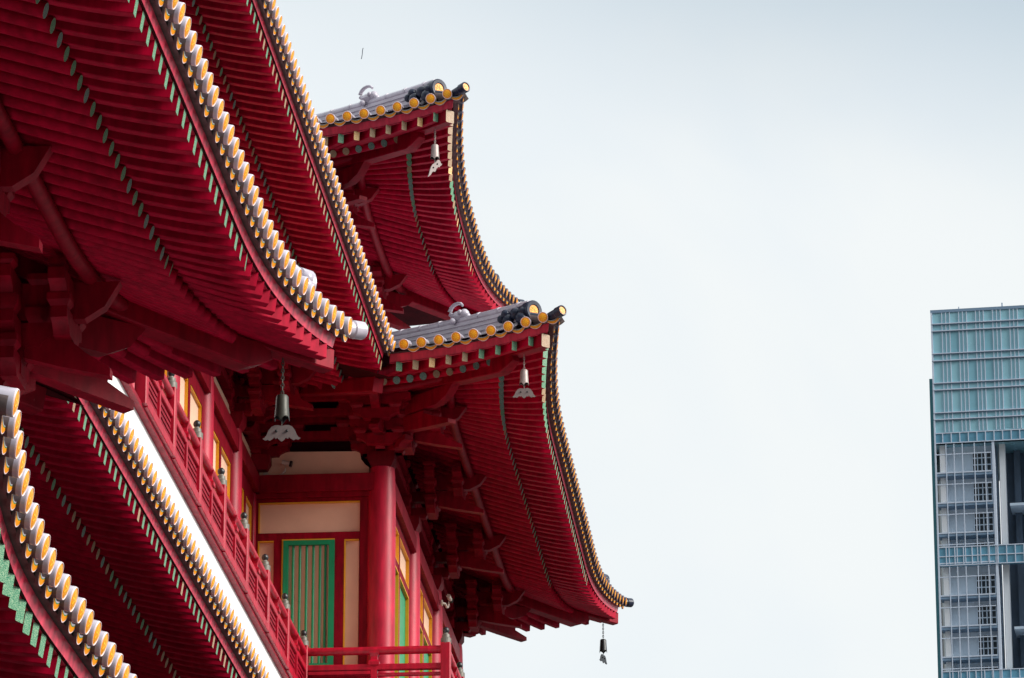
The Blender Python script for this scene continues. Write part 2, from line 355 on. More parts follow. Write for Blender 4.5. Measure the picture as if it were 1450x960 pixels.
ENDS_SQ = [PGREEN, PGREEN, PGREEN, PCREAM]
ENDS_RD = [PTEAL, PGREEN, PTEAL, PBROWN]
def dress(roof, ev, lo, hi, dark=False, sq=ENDS_SQ, rd=ENDS_RD, tiles=True):
    """fascia, flying and round rafters, eave tiles of one eave between lo and hi along it"""
    lo = max(lo, ev.s0()); hi = min(hi, ev.s1())
    # boards
    xs = [x for x in ev.xs(0.12) if lo - .2 <= x <= hi + .2]
    mb = MB()
    prof = [(0.150, -0.080), (0.176, -0.212), (0.205, -0.212), (0.19, -0.07)]
    vs = [ev.pt(x, o, z) for x in xs for o, z in prof]
    mb.add(vs, [(i*4 + k, (i+1)*4 + k, (i+1)*4 + (k+1) % 4, i*4 + (k+1) % 4) for i in range(len(xs)-1) for k in range(4)] + [(0, 1, 2, 3), tuple(len(vs) - 4 + k for k in range(4))], FASC)
    mb.build('fascia_board', roof, smooth=True, angle=40)
    mb = MB()
    prof = [(RT + .03, zr(RT) + .05), (RT + .055, zr(RT) + .05), (RT + .055, zf(RT) - .03), (RT + .03, zf(RT) - .03)]
    vs = [ev.pt(x, o, z) for x in xs for o, z in prof]
    mb.add(vs, [(i*4 + k, (i+1)*4 + k, (i+1)*4 + (k+1) % 4, i*4 + (k+1) % 4) for i in range(len(xs)-1) for k in range(4)], RED)
    mb.build('rafter_board', roof, smooth=True, angle=40)
    # eave purlin
    mb = MB()
    xa = [x for x in ev.xs(0.5) if lo - .2 <= x <= hi + .2]
    mb.sweep([ev.pt(x, 1.56, zr(1.56) - .125) for x in xa], ngon(.065, 12), RED2)
    mb.build('purlin', roof)
    n = int((hi - lo) / ev.S + 0.5); st = (hi - lo) / n
    cur = ev.U > 0
    for i in range(n + 1):
        x = lo + st * i
        if ev.c0 and x < ev.s0() + .17 or ev.c1 and x > ev.s1() - .17: continue
        j = random.uniform(-.004, .004)
        mb = MB()
        pa = [ev.pt(x, FT + (RT + .10 - FT) * k / 5, zf(FT + (RT + .10 - FT) * k / 5) + j) for k in range(6)]
        mb.sweep(pa, bevrect(.090, .135, .006), RED, random.choice(sq))
        mb.build('flying_rafter', roof)
        xr = x
        mb = MB(); rr = .058
        pa = [ev.pt(xr, o, zr(o) + j) for o in (RT, RT + .02, 1.3, 1.9, O_IN + .05)]
        mb.sweep(pa, ngon(rr, 12), RED, random.choice(rd))
        mb.build('round_rafter', roof)
    if tiles:
        st = (hi - lo) / max(1, round((hi - lo) / ev.S))
        for i in range(int((hi - lo) / st + .01) + 1):
            x = lo + st * i
            if ev.c1 and x > ev.s1() - .24 or ev.c0 and x < ev.s0() + .26: continue
            p = ev.pt(x, 0); q = ev.pt(x, .5); tx = ev.pt(min(x + .05, ev.s1()), 0) - ev.pt(max(x - .05, ev.s0()), 0)
            tx.normalize(); y = -ev.n - tx * (-ev.n).dot(tx) * .5; y.z = .30 - ev.U * ev.k(x) * .5; y.normalize()
            tx = tx - y * tx.dot(y); tx.normalize()
            if tx.cross(y).z < 0: tx = -tx
            z = tx.cross(y)
            M = WROT @ Matrix((tx, y, z)).transposed()
            sc = st / .27
            M = M @ Euler((random.uniform(-.02, .02), random.uniform(-.25, .25) * 0, 0)).to_matrix()
            o = place('eave_tile', TILE[dark], W(p), roof, M)
            o.scale = (min(sc, 1.06) if sc > 1 else max(sc, .93), 1, 1)

def hip(roof, ev, at_end, dark=False, square=PCREAM, beast=True, ridge_o=4.0, eo=0.0):
    """hip rafters below and ridge with its ornaments above, on the corner of an eave"""
    x = ev.s1() if at_end else ev.s0()
    P = lambda o, dz: ev.pt(x, o, dz)
    mb = MB()
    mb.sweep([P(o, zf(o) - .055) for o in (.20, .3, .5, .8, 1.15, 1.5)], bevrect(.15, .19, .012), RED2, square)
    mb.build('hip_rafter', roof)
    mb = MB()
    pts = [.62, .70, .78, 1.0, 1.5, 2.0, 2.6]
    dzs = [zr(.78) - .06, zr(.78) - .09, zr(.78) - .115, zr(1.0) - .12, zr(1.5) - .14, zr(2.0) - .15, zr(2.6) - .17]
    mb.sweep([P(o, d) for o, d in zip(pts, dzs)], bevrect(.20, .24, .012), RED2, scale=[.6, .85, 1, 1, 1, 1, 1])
    mb.build('hip_beam', roof)
    gl = DGLAZE if dark else GLAZE
    mb = MB(); os_ = [.42 + (ridge_o - .42) * k / 9 for k in range(10)]
    for h0, h1, wd in ((.0, .07, .20), (.07, .085, .24), (.085, .14, .17), (.14, .155, .21), (.155, .20, .16)):
        mb.sweep([P(o, zt(o) + (h0 + h1) / 2 + .02) for o in os_], rect(wd, h1 - h0), GLAZE)
    mb.sweep([P(o, zt(o) + .265) for o in os_], ngon(.065, 12), gl if not dark else GLAZE)
    k = 0
    for o in [.55 + .28 * j for j in range(int((ridge_o - .5) / .28))]:
        mb.sweep([P(o, zt(o) + .265), P(o + .03, zt(o + .03) + .265)], ngon(.074, 12), GLAZE)
    mb.build('hip_ridge', roof)
    # ridge end: fat tube with a large disc, shoulder scrolls, small tube at the tip
    mb = MB(); d = (P(0, 0) - P(.6, 0)); d.z = 0; d.normalize(); sd = d.cross(UP)
    def tube(p, q, r, m, disc, big=False):
        fi = .54 if big and dark else .70; lift_ = UP * (.10 if at_end else 0)
        p, q = Vector(p) + lift_ * big, Vector(q) + lift_ * big; ax = (q - p).normalized(); s1 = ax.cross(UP).normalized(); u1 = s1.cross(ax); n = 20
        def rg(c, rr): return [c + s1 * rr * math.cos(2*math.pi*k/n) + u1 * rr * math.sin(2*math.pi*k/n) for k in range(n)]
        for (c0, r0), (c1, r1) in (((p, r*.8), (p + (q-p)*.55, r*.86)), ((p + (q-p)*.55, r*.86), (p + (q-p)*.6, r)), ((p + (q-p)*.6, r), (q, r)), ((q, r), (q + ax*.01, r*.9)), ((q + ax*.01, r*.9), (q + ax*.008, r*(fi+.06))), ((q + ax*.008, r*(fi+.06)), (q - ax*.004, r*fi))):
            mb.add(rg(c0, r0) + rg(c1, r1), [(k, (k+1) % n, n + (k+1) % n, n + k) for k in range(n)], m)
        mb.add(rg(q - ax*.004, r*fi), [tuple(range(n))], disc); mb.add(rg(p, r*.8), [tuple(range(n))], m)
        for k in range(8):
            t = 2*math.pi*k/8 + .2; c_ = q + ax*.003
            mb.add([c_ + s1*r*a*math.cos(t+e) + u1*r*a*math.sin(t+e) for a, e in ((.14, -.3), (fi*.75, -.14), (fi*.75, .14), (.14, .3))], [(0, 1, 2, 3)], YELLOW)
    tube(P(.54 + eo, zt(.54) + .15), P(.36 + eo, zt(.36) + .16), .15 - eo * .2, gl, ORANGE, big=True)
    if not eo: tube(P(.14, zt(.14) + .0), P(-.03, .01), .080, gl, ORANGE)
    for sg in (-1, 1) if not eo else ():
        for oo, hh, rr in ((.44, .04, .075), (.52, .13, .07), (.62, .05, .075), (.42, .14, .05), (.66, .16, .055), (.72, .10, .05)):
            mb.ball(P(oo, zt(oo) + hh + (.14 if at_end else 0)) + sd * sg * .13, rr * 1.25, gl)
    mb.build('ridge_end_tile', roof)
    if beast:
        mb = MB(); c = P(1.42, zt(1.42) + .33)
        mb.ball(c, .105, GLAZE, sq=(1.2, 1.2, .9)); mb.ball(c + d * .12 + UP * .03, .075, GLAZE); mb.ball(c + d * .19 - UP * .02, .05, GLAZE)
        for sg in (-1, 1):
            mb.ball(c + d * .10 + sd * sg * .07 + UP * .05, .035, GLAZE); mb.ball(c + sd * sg * .12 - UP * .08, .05, GLAZE)
        seg = [c - d * .06 + Vector((0, 0, .05)) - d * .15 * math.sin(t) + UP * (.09 - .09 * math.cos(t)) for t in [k * .55 for k in range(9)]]
        mb.sweep(seg, ngon(.035, 8), GLAZE, scale=[1.2 - .08 * k for k in range(9)])
        mb.build('ridge_beast', roof)

# --- the four tiers of eaves in view
ZU, ZT, ZL, ZB = 20.28, 24.20, 12.20, 7.05
F_, B_ = 61.61, 77.0                       # front and back eave of the far wing
bo, bi = -4.83, -6.92                      # eaves of the projecting wings and of the recessed gallery
uE = [Eave((bi, 40), (bi, F_), (1, 0), ZU),
      Eave((bi, F_), (bo, F_), (0, -1), ZU, c1=True, S=.255, Lc=3.4),
      Eave((bo, F_), (bo, B_), (1, 0), ZU, True, True),
      Eave((bo, B_), (-9.5, B_), (0, 1), ZU, c0=True)]
tF, tB, to, ti = 62.86, 72.2, -6.33, -8.42
tE = [Eave((ti, 52), (ti, tF), (1, 0), ZT),
      Eave((ti, tF), (to, tF), (0, -1), ZT, c1=True, S=.255, Lc=3.4),
      Eave((to, tF), (to, tB), (1, 0), ZT, True, True),
      Eave((to, tB), (-10.5, tB), (0, 1), ZT, c0=True)]
nF, nB = 22.86, 37.2                       # near wing
lE = [Eave((bo, nF), (bo, nB), (1, 0), ZL, True, True, U=.30, Lc=4.2),
      Eave((bo, nB), (-6.86, nB), (0, 1), ZL, c0=True, U=.30),
      Eave((-6.86, nB), (-6.86, 60), (1, 0), ZL + .05)]
bE = [Eave((-9.5, nF), (bo, nF), (0, -1), ZB, c1=True, U=.25, S=.255),
      Eave((bo, nF), (bo, nB), (1, 0), ZB, True, False, U=.25, Lc=3.6)]
ORN_SQ = [PGREEN, PCREAM, PCREAM, PORNG]; ORN_RD = [PTEAL, PBROWN, PTEAL]
upper = roof_shell(uE, None); top = roof_shell(tE, None); lower = roof_shell(lE, None); base = roof_shell(bE, None)
dress(upper, uE[0], 5.0, uE[0].L - .05, sq=[PGREEN, PCREAM], rd=[PTEAL, PGREEN, PBROWN])
dress(upper, uE[1], .14, 99, sq=ORN_SQ, rd=ORN_RD)
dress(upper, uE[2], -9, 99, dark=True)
dress(upper, uE[3], -9, 3.2)
dress(top, tE[1], .14, 99, sq=ORN_SQ, rd=ORN_RD)
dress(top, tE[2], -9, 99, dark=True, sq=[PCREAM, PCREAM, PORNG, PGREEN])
dress(top, tE[0], 7.0, tE[0].L)
dress(lower, lE[0], 2.6, 99, sq=[PGREEN], rd=[PGREEN, PGREEN, PTEAL])
dress(lower, lE[1], -9, 2.0)
dress(lower, lE[2], 0.0, 14.2)
dress(base, bE[1], -9, 9.6, sq=[PGREEN])
dress(base, bE[0], 3.0, bE[0].s1() - .62)
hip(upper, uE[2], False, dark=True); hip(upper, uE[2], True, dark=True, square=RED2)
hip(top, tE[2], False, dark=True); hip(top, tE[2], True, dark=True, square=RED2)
hip(lower, lE[0], True, square=RED2); hip(base, bE[1], False, square=RED2, beast=False, eo=.20)

def valley(roof, ea, enda, eb, endb):
    # jack rafters, boarding and the valley beam where two eaves meet in an inner corner
    mb = MB()
    for ev, end in ((ea, enda), (eb, endb)):
        X = lambda q: ev.L + q if end else -q
        n = 9
        for k in range(n):
            q0, q1 = O_IN * k / n, O_IN * (k + 1) / n
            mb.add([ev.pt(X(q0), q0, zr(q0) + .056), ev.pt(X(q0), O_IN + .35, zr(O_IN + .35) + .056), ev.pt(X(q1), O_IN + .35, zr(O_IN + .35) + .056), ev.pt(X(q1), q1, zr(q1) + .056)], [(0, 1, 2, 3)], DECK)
    mb.build('valley_boarding', roof, smooth=False)
    for ev, end in ((ea, enda), (eb, endb)):
        q = ev.S
        while q < O_IN - .1:
            x = ev.L + q if end else -q
            o0 = max(RT, q); mb = MB()
            mb.sweep([ev.pt(x, o, zr(o)) for o in (o0, (o0 + O_IN) / 2, O_IN + .05)], ngon(.058, 12), RED, PTEAL if q < RT else RED); mb.build('round_rafter', roof)
            if q < RT:
                mb = MB(); mb.sweep([ev.pt(x, o, zf(o)) for o in (max(FT, q), RT + .1)], bevrect(.09, .135, .006), RED); mb.build('flying_rafter', roof)
            q += ev.S
    mb = MB(); x = lambda q: ea.L + q if enda else -q
    mb.sweep([ea.pt(x(q), q, zr(q) - .03) for q in (.25, .8, 1.4, 2.0, 2.6)], bevrect(.18, .22, .012), RED2); mb.build('valley_beam', roof)
valley(upper, uE[0], True, uE[1], False); valley(top, tE[0], True, tE[1], False); valley(lower, lE[1], True, lE[2], False)

# --- bracket sets under the eaves
def arm(l, h=.16, cut=.15, drop=.075):
    pts = [(-l, 0), (l, 0), (l, -drop)]
    for k in range(1, 5):
        t = k / 4 * math.pi / 2; pts.append((l - cut * math.sin(t) * 1.0, -drop - (h - drop) * (1 - math.cos(t)) ** .8))
    pts[-1] = (l - cut, -h)
    q = [(-x, z) for x, z in pts[2:]][::-1]
    return [pts[0], pts[1]] + pts[2:] + q
def bracket(c, n, zc, zs=1.0):
    c = Vector((*c, zc)); n = Vector((*n, 0)); t = Vector((-n.y, n.x, 0))
    mb = MB()
    out = lambda o, l: (lambda u, v, w_: c + n * (u + o) + UP * (v + l) + t * w_)
    alo = lambda o, l: (lambda u, v, w_: c + t * u + UP * (v + l) + n * (w_ + o))
    def dou(o, tt, z, wd=.20, h=.10):
        p = c + n * o + t * tt + UP * z; a, b = wd / 2, wd * .36
        vs = [p + n*i*b + t*j*b for i, j in ((-1,-1),(1,-1),(1,1),(-1,1))] + [p + n*i*a + t*j*a + UP*h*.45 for i, j in ((-1,-1),(1,-1),(1,1),(-1,1))] + [p + n*i*a + t*j*a + UP*h for i, j in ((-1,-1),(1,-1),(1,1),(-1,1))]
        mb.add(vs, [(3,2,1,0),(0,1,5,4),(1,2,6,5),(2,3,7,6),(3,0,4,7),(4,5,9,8),(5,6,10,9),(6,7,11,10),(7,4,8,11),(8,9,10,11)], RED2)
    dou(0, 0, -.02, .40, .22)
    A = .145
    mb.prism(arm(.44), out(0, .36), A, RED2); mb.prism(arm(.46), alo(0, .36), A - .004, RED2)
    for q in (-.38, .38): dou(q, 0, .36); dou(0, q, .36)
    dou(0, 0, .36)
    mb.prism(arm(.76), out(0, .62), A, RED2); mb.prism(arm(.66), alo(0, .615), A - .004, RED2); mb.prism(arm(.44), alo(.38, .618), A - .004, RED2)
    for o, q in ((.38, -.36), (.38, .36), (0, -.58), (0, .58), (.70, 0)): dou(o, q, .62)
    mb.prism(arm(.60), alo(.38, .875), A - .008, RED2); mb.prism(arm(.50), alo(.80, .875), A - .008, RED2); mb.prism(arm(.34), alo(.80, .66), A - .01, RED2); mb.prism(arm(.34), alo(.38, .40), A - .01, RED2)
    for o, q in ((.38, -.28), (.38, .28)): dou(o, q, .40, .19, .08)
    for o, q in ((.80, -.28), (.80, .28)): dou(o, q, .66, .19, .08)
    for o, q in ((.38, -.52), (.38, .52), (0, -.58), (0, .58)): dou(o, q, .875, .19, .07)
    for q in (-.4, .4): dou(.80, q, .875, .14, .07)
    # slanting lever with its beaked tip, and the cut head above it
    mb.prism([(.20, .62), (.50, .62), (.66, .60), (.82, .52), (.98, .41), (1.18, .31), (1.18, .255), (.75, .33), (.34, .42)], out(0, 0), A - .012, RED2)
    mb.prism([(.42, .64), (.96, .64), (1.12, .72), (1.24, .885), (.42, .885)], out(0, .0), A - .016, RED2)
    if zs != 1: mb.v = [Vector((p.x, p.y, zc + (p.z - zc) * zs)) for p in mb.v]
    return mb
def bset(c, n, zc, diag=None, zs=1.0):
    mb = bracket(c, n, zc)
    if diag is not None:
        d = Vector((*diag, 0)).normalized(); m2 = bracket(c, (d.x, d.y), zc)
        c3 = Vector((*c, zc))
        # only the outward pieces of the diagonal set, stretched to reach the hip
        o = len(mb.v); k = mb.mi(RED2)
        def ok(p): return True
        for pol, l, th in ((arm(.62), .36, .15), (arm(1.05), .62, .15)):
            mb.prism(pol, (lambda l: (lambda u, v, w_: c3 + d * u + UP * (v + l) + Vector((-d.y, d.x, 0)) * w_))(l), th, RED2)
        f = lambda u, v, w_: c3 + d * u * 1.38 + UP * v + Vector((-d.y, d.x, 0)) * w_
        mb.prism([(.20, .63), (.50, .63), (.66, .61), (.80, .55), (.95, .465), (1.16, .37), (1.16, .31), (.75, .36), (.34, .42)], f, .145, RED2)
        mb.prism([(.42, .65), (.96, .65), (1.12, .73), (1.24, .89), (.42, .89)], f, .14, RED2)
    if zs != 1: mb.v = [Vector((p.x, p.y, zc + (p.z - zc) * zs)) for p in mb.v]
    return mb.build('bracket_set', temple, smooth=True, angle=30)
wc = -7.36; mf = -9.3                       # wing columns, main facade wall
cols_w = [64.11, 67.57, 71.04, 74.5]
zc_u = ZU - 1.03
def column(b, a, z0, z1, r=.205, half=False):
    mb = MB(); n = 28
    mb.lathe((b, a, 0), [(r*1.0, z0), (r, z1 - 1.0), (r*.985, z1 - .5), (r*.93, z1 - .1), (r*.88, z1)], REDC, n)
    return mb.build('column', temple)
for i, a in enumerate(cols_w):
    column(wc, a, 14.9, zc_u - .02)
    bset((wc, a), (1, 0), zc_u, diag=(1, -1) if i == 0 else (1, 1) if i == 3 else None)
bset((wc, 64.11), (0, -1), zc_u)
bset((-9.3 + .1, 64.11 + .02), (0, -1), zc_u)
bset((wc, 74.5), (0, 1), zc_u)
cols_m = [50.4, 53.35, 56.3, 59.25, 62.0]
for a in cols_m:
    column(mf, a, 14.9, zc_u - .02, .18)
    bset((mf, a), (1, 0), zc_u)
# top storey of the far wing
tc_b, tc_a = to - O_IN, tF + O_IN
zc_t = ZT - 1.03
tcols = [tc_a + k * (tB - tF - 2 * O_IN) / 3 for k in range(4)]; tcols[3] -= .3
for i, a in enumerate(tcols):
    column(tc_b, a, ZU + .6, zc_t - .02)
    if i in (0, 3): bset((tc_b, a), (1, 0), zc_t, diag=(1, -1) if i == 0 else (1, 1) if i == 3 else None)
bset((tc_b, tc_a), (0, -1), zc_t); 
bset((tc_b - 1.94, tc_a), (0, -1), zc_t)
# near wing
zc_l = ZL - 1.30; ZSL = 1.27
ncols = [nF + O_IN, nF + O_IN + 3.11, nF + O_IN + 6.23, nB - O_IN]
for i, a in enumerate(ncols):
    if i > 0: bset((wc, a), (1, 0), zc_l, diag=(1, 1) if i == 3 else None, zs=ZSL)
    column(wc, a, ZB + .6, zc_l - .02)
bset((wc, ncols[3]), (0, 1), zc_l, zs=ZSL)
for i, a in enumerate(ncols[1:]): bset((wc, a), (1, 0), ZB - 1.03)

# --- walls, beams, panels
def bx(name, items, parent=temple, **kw):
    mb = MB()
    for lo, hi, m in items: mb.box(lo, hi, m)
    return mb.build(name, parent, smooth=False, **kw)
def ring_beam(b0, a0, b1, a1, n, zc, zs=1.0, inner=False):
    """continuous beams of the bracket zone, seen between the sets"""
    n = Vector((*n, 0)); p, q = Vector((b0, a0, 0)), Vector((b1, a1, 0)); mb = MB()
    for o, z0, z1, wd in ((0, .44, .57, .11), (0, .70, .86, .11), (.38, .70, .80, .10), (.80, .80, .90, .10)):
        if inner and o > .1: continue
        ee = (q - p).normalized() * o * 0; z0 *= zs; z1 *= zs
        mb.sweep([p + n*o - ee + UP*(zc + (z0+z1)/2), q + n*o + ee + UP*(zc + (z0+z1)/2)], rect(wd, z1 - z0), RED2)
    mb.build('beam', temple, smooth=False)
ring_beam(wc, 64.11, wc, 74.5, (1, 0), zc_u, inner=True); ring_beam(-9.3, 64.11, wc, 64.11, (0, -1), zc_u); ring_beam(mf, 48, mf, 64.0, (1, 0), zc_u)
ring_beam(tc_b, tc_a, tc_b, tcols[3], (1, 0), zc_t, inner=True); ring_beam(tc_b - 3, tc_a, tc_b, tc_a, (0, -1), zc_t)
ring_beam(wc, ncols[0], wc, ncols[3], (1, 0), zc_l, ZSL, True); ring_beam(wc, ncols[3], mf, ncols[3], (0, 1), zc_l, ZSL)
ring_beam(wc, ncols[0], wc, ncols[3], (1, 0), ZB - 1.03)
# wall cores
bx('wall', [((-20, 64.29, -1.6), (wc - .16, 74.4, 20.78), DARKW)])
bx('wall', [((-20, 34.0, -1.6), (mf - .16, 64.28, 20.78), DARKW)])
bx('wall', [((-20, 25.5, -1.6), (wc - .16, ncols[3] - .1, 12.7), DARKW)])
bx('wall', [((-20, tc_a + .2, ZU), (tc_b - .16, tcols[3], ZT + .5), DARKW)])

# wing front: beams, cream panels, window with green bars
a0 = 64.11
bx('beam', [((-9.3, a0 - .17, 18.87), (wc + .02, a0 + .17, 19.13), RED2)])
bx('beam', [((-9.3, a0 - .10, 18.80), (wc, a0 + .17, 18.868), RED2)])
mb = MB()
pp = [(-9.18, 19.13), (-7.56, 19.13), (-7.56, 19.27), (-7.62, 19.32), (-7.68, 19.40), (-7.70, 19.52), (-8.95, 19.54), (-9.0, 19.44), (-9.05, 19.36), (-9.12, 19.31), (-9.18, 19.30)]
mb.prism(pp, lambda u, v, w_: Vector((u, a0 + .06 + w_, v)), .06, CREAM); mb.build('wall_panel', temple, smooth=False)
def frame_panel(name, fr, u0, u1, z0, z1, m, trim=.018, left=True, top=True, dpt=.04, right=False, bot=False):
    """recessed panel with a thin painted trim; fr(u, d, z): d outward"""
    mb = MB()
    def bb(x0, x1, d0, d1, y0, y1, mm):
        vs = [fr(x, d, y) for y in (y0, y1) for x, d in ((x0, d0), (x1, d0), (x1, d1), (x0, d1))]
        mb.add(vs, [(0,3,2,1),(4,5,6,7),(0,1,5,4),(1,2,6,5),(2,3,7,6),(3,0,4,7)], mm)
    bb(u0, u1, -.06, 0.0, z0, z1, m)
    if left: bb(u0 - trim * .1, u0 + trim, .002, dpt + .012, z0, z1, GOLD)
    if right: bb(u1 - trim, u1 + trim * .1, .002, dpt + .012, z0, z1, GOLD)
    if top: bb(u0 + (trim if left else 0), u1 - (trim if right else 0), .002, dpt + .012, z1 - trim, z1, GOLD)
    if bot: bb(u0 + (trim if left else 0), u1 - (trim if right else 0), .002, dpt + .012, z0, z0 + trim, GOLD)
    return mb.build(name, temple, smooth=False)
FRT = lambda u, d, z: Vector((u, a0 - d, z))
frame_panel('wall_panel', FRT, -9.17, -7.68, 18.28, 18.74, CREAM)
frame_panel('wall_panel', FRT, -9.17, -8.94, 15.2, 18.16, CREAM)
frame_panel('wall_panel', FRT, -7.90, -7.69, 16.25, 18.16, CREAM)
bx('wall_frame', [((-9.30, a0 - .05, 15.0), (-9.172, a0 + .1, 18.798), RED2), ((-7.678, a0 - .05, 15.0), (-7.5, a0 + .1, 18.798), RED2),
                  ((-9.172, a0 - .047, 18.742), (-7.678, a0 + .1, 18.797), RED2), ((-9.172, a0 - .047, 18.163), (-7.678, a0 + .1, 18.277), RED2),
                  ((-8.938, a0 - .05, 15.0), (-8.80, a0 + .1, 18.162), RED2), ((-8.04, a0 - .05, 15.0), (-7.903, a0 + .1, 18.162), RED2),
                  ((-7.902, a0 - .044, 15.0), (-7.68, a0 + .1, 16.247), RED2), ((-8.80, a0 - .044, 15.0), (-8.042, a0 + .1, 16.24), RED2)])
mb = MB()
w0, w1, v0, v1 = -8.795, -8.042, 16.245, 18.155
for lo, hi in (((w0, v0), (w0 + .075, v1)), ((w1 - .085, v0), (w1, v1)), ((w0 + .075, v1 - .07), (w1 - .085, v1)), ((w0 + .075, v0), (w1 - .085, v0 + .06))):
    mb.box((lo[0], a0 - .07, lo[1]), (hi[0], a0 + .05, hi[1]), GREEN)
win = mb.build('window', temple, smooth=False)
bx('trim', [((w0 - .022, a0 - .062, v0), (w0 - .003, a0 - .01, v1 + .02), GOLD), ((w0 - .003, a0 - .062, v1 + .002), (w1, a0 - .01, v1 + .02), GOLD)], win)
bx('pane', [((w0 + .07, a0 - .012, v0 + .05), (w1 - .08, a0 + .05, v1 - .06), CREAM)], win)
nb = 6; gap = (w1 - .085 - w0 - .075) / nb
for k in range(nb):
    x = w0 + .075 + gap * (k + .78) - .01
    if k == nb - 1: x -= .02
    mb = MB(); mb.sweep([(x, a0 - .03, v0 + .06), (x, a0 - .03, v1 - .07)], bevrect(.034, .03, .006), GREEN, up=Vector((0, 1, 0))); mb.build('bar', win, smooth=False)
bx('wall_recess', [((-9.05, a0 - .05, 15.4), (-8.95, a0 - .003, 17.05), DARKGLASS)])
# corner post where gallery and wing meet
mb = MB(); mb.lathe((-9.30, 64.02, 0), [(.10, 14.9), (.10, 18.85), (.09, 18.9)], REDC, 18); mb.build('column', temple)

# wing side bays
SIDE = lambda u, d, z: Vector((wc + .02 + d, u, z))
for i in range(3):
    c0, c1 = cols_w[i] + .205, cols_w[i + 1] - .205
    bx('beam', [((wc - .15, c0 - .05, 18.87), (wc + .16, c1 + .05, 19.13), RED2)])
    frame_panel('wall_panel', SIDE, c0, c1, 19.14, 19.5, CREAM, left=False, top=False)
    fr = [((wc - .1, c0, 18.70), (wc + .07, c1, 18.868), RED2), ((wc - .1, c0, 18.10), (wc + .067, c1, 18.22), RED2)]
    um = (c0 + c1) / 2
    for u, hw in ((c0 + .09, .09), (um, .08), (c1 - .09, .09)): fr.append(((wc - .1, u - hw, 15.0), (wc + .073, u + hw, 18.698), RED2))
    bx('wall_frame', fr)
    for u0, u1 in ((c0 + .183, um - .083), (um + .083, c1 - .183)):
        frame_panel('wall_panel', SIDE, u0, u1, 18.222, 18.697, CREAM, right=True, bot=True)
        frame_panel('door_panel', SIDE, u0, u1, 15.0, 18.097, GREEN, right=True, trim=.022)
# main facade bays
MAIN = lambda u, d, z: Vector((mf + .02 + d, u, z))
cm = cols_m + [64.05]
for i in range(len(cm) - 1):
    c0, c1 = cm[i] + .18, cm[i + 1] - (.18 if i < len(cm) - 2 else .06)
    bx('beam', [((mf - .15, c0 - .05, 18.87), (mf + .15, c1 + .05, 19.13), RED2)])
    frame_panel('wall_panel', MAIN, c0, c1, 19.14, 19.5, CREAM, left=False, top=False)
    fr = [((mf - .1, c0, 18.62), (mf + .07, c1, 18.868), RED2), ((mf - .1, c0, 17.90), (mf + .067, c1, 18.05), RED2)]
    um = (c0 + c1) / 2
    for u, hw in ((c0 + .09, .09), (um, .08), (c1 - .09, .09)): fr.append(((mf - .1, u - hw, 15.0), (mf + .073, u + hw, 18.618), RED2))
    bx('wall_frame', fr)
    for u0, u1 in ((c0 + .183, um - .083), (um + .083, c1 - .183)):
        frame_panel('wall_panel', MAIN, u0, u1, 18.052, 18.617, CREAM, left=False, right=True, dpt=.03)
        frame_panel('wall_panel', MAIN, u0, u1, 15.0, 17.897, CREAM, left=False, right=True, dpt=.03)

# balcony: white skirt wall and floor slab
rb, ra, rs = -8.34, 63.0, -6.30            # rail lines: gallery, wing front, wing side
bx('balcony_wall', [((-9.2, 36.0, 12.4), (rb - .06, ra + .9, 15.40), WHITE), ((rb - .06, ra + .04, 12.4), (rs - .06, 75.4, 15.40), WHITE)])
bx('balcony_floor', [((mf, 36.0, 15.40), (rb + .02, ra + 1, 15.46), RED2), ((rb + .02, ra - .03, 15.40), (rs + .04, 75.4, 15.46), RED2)])

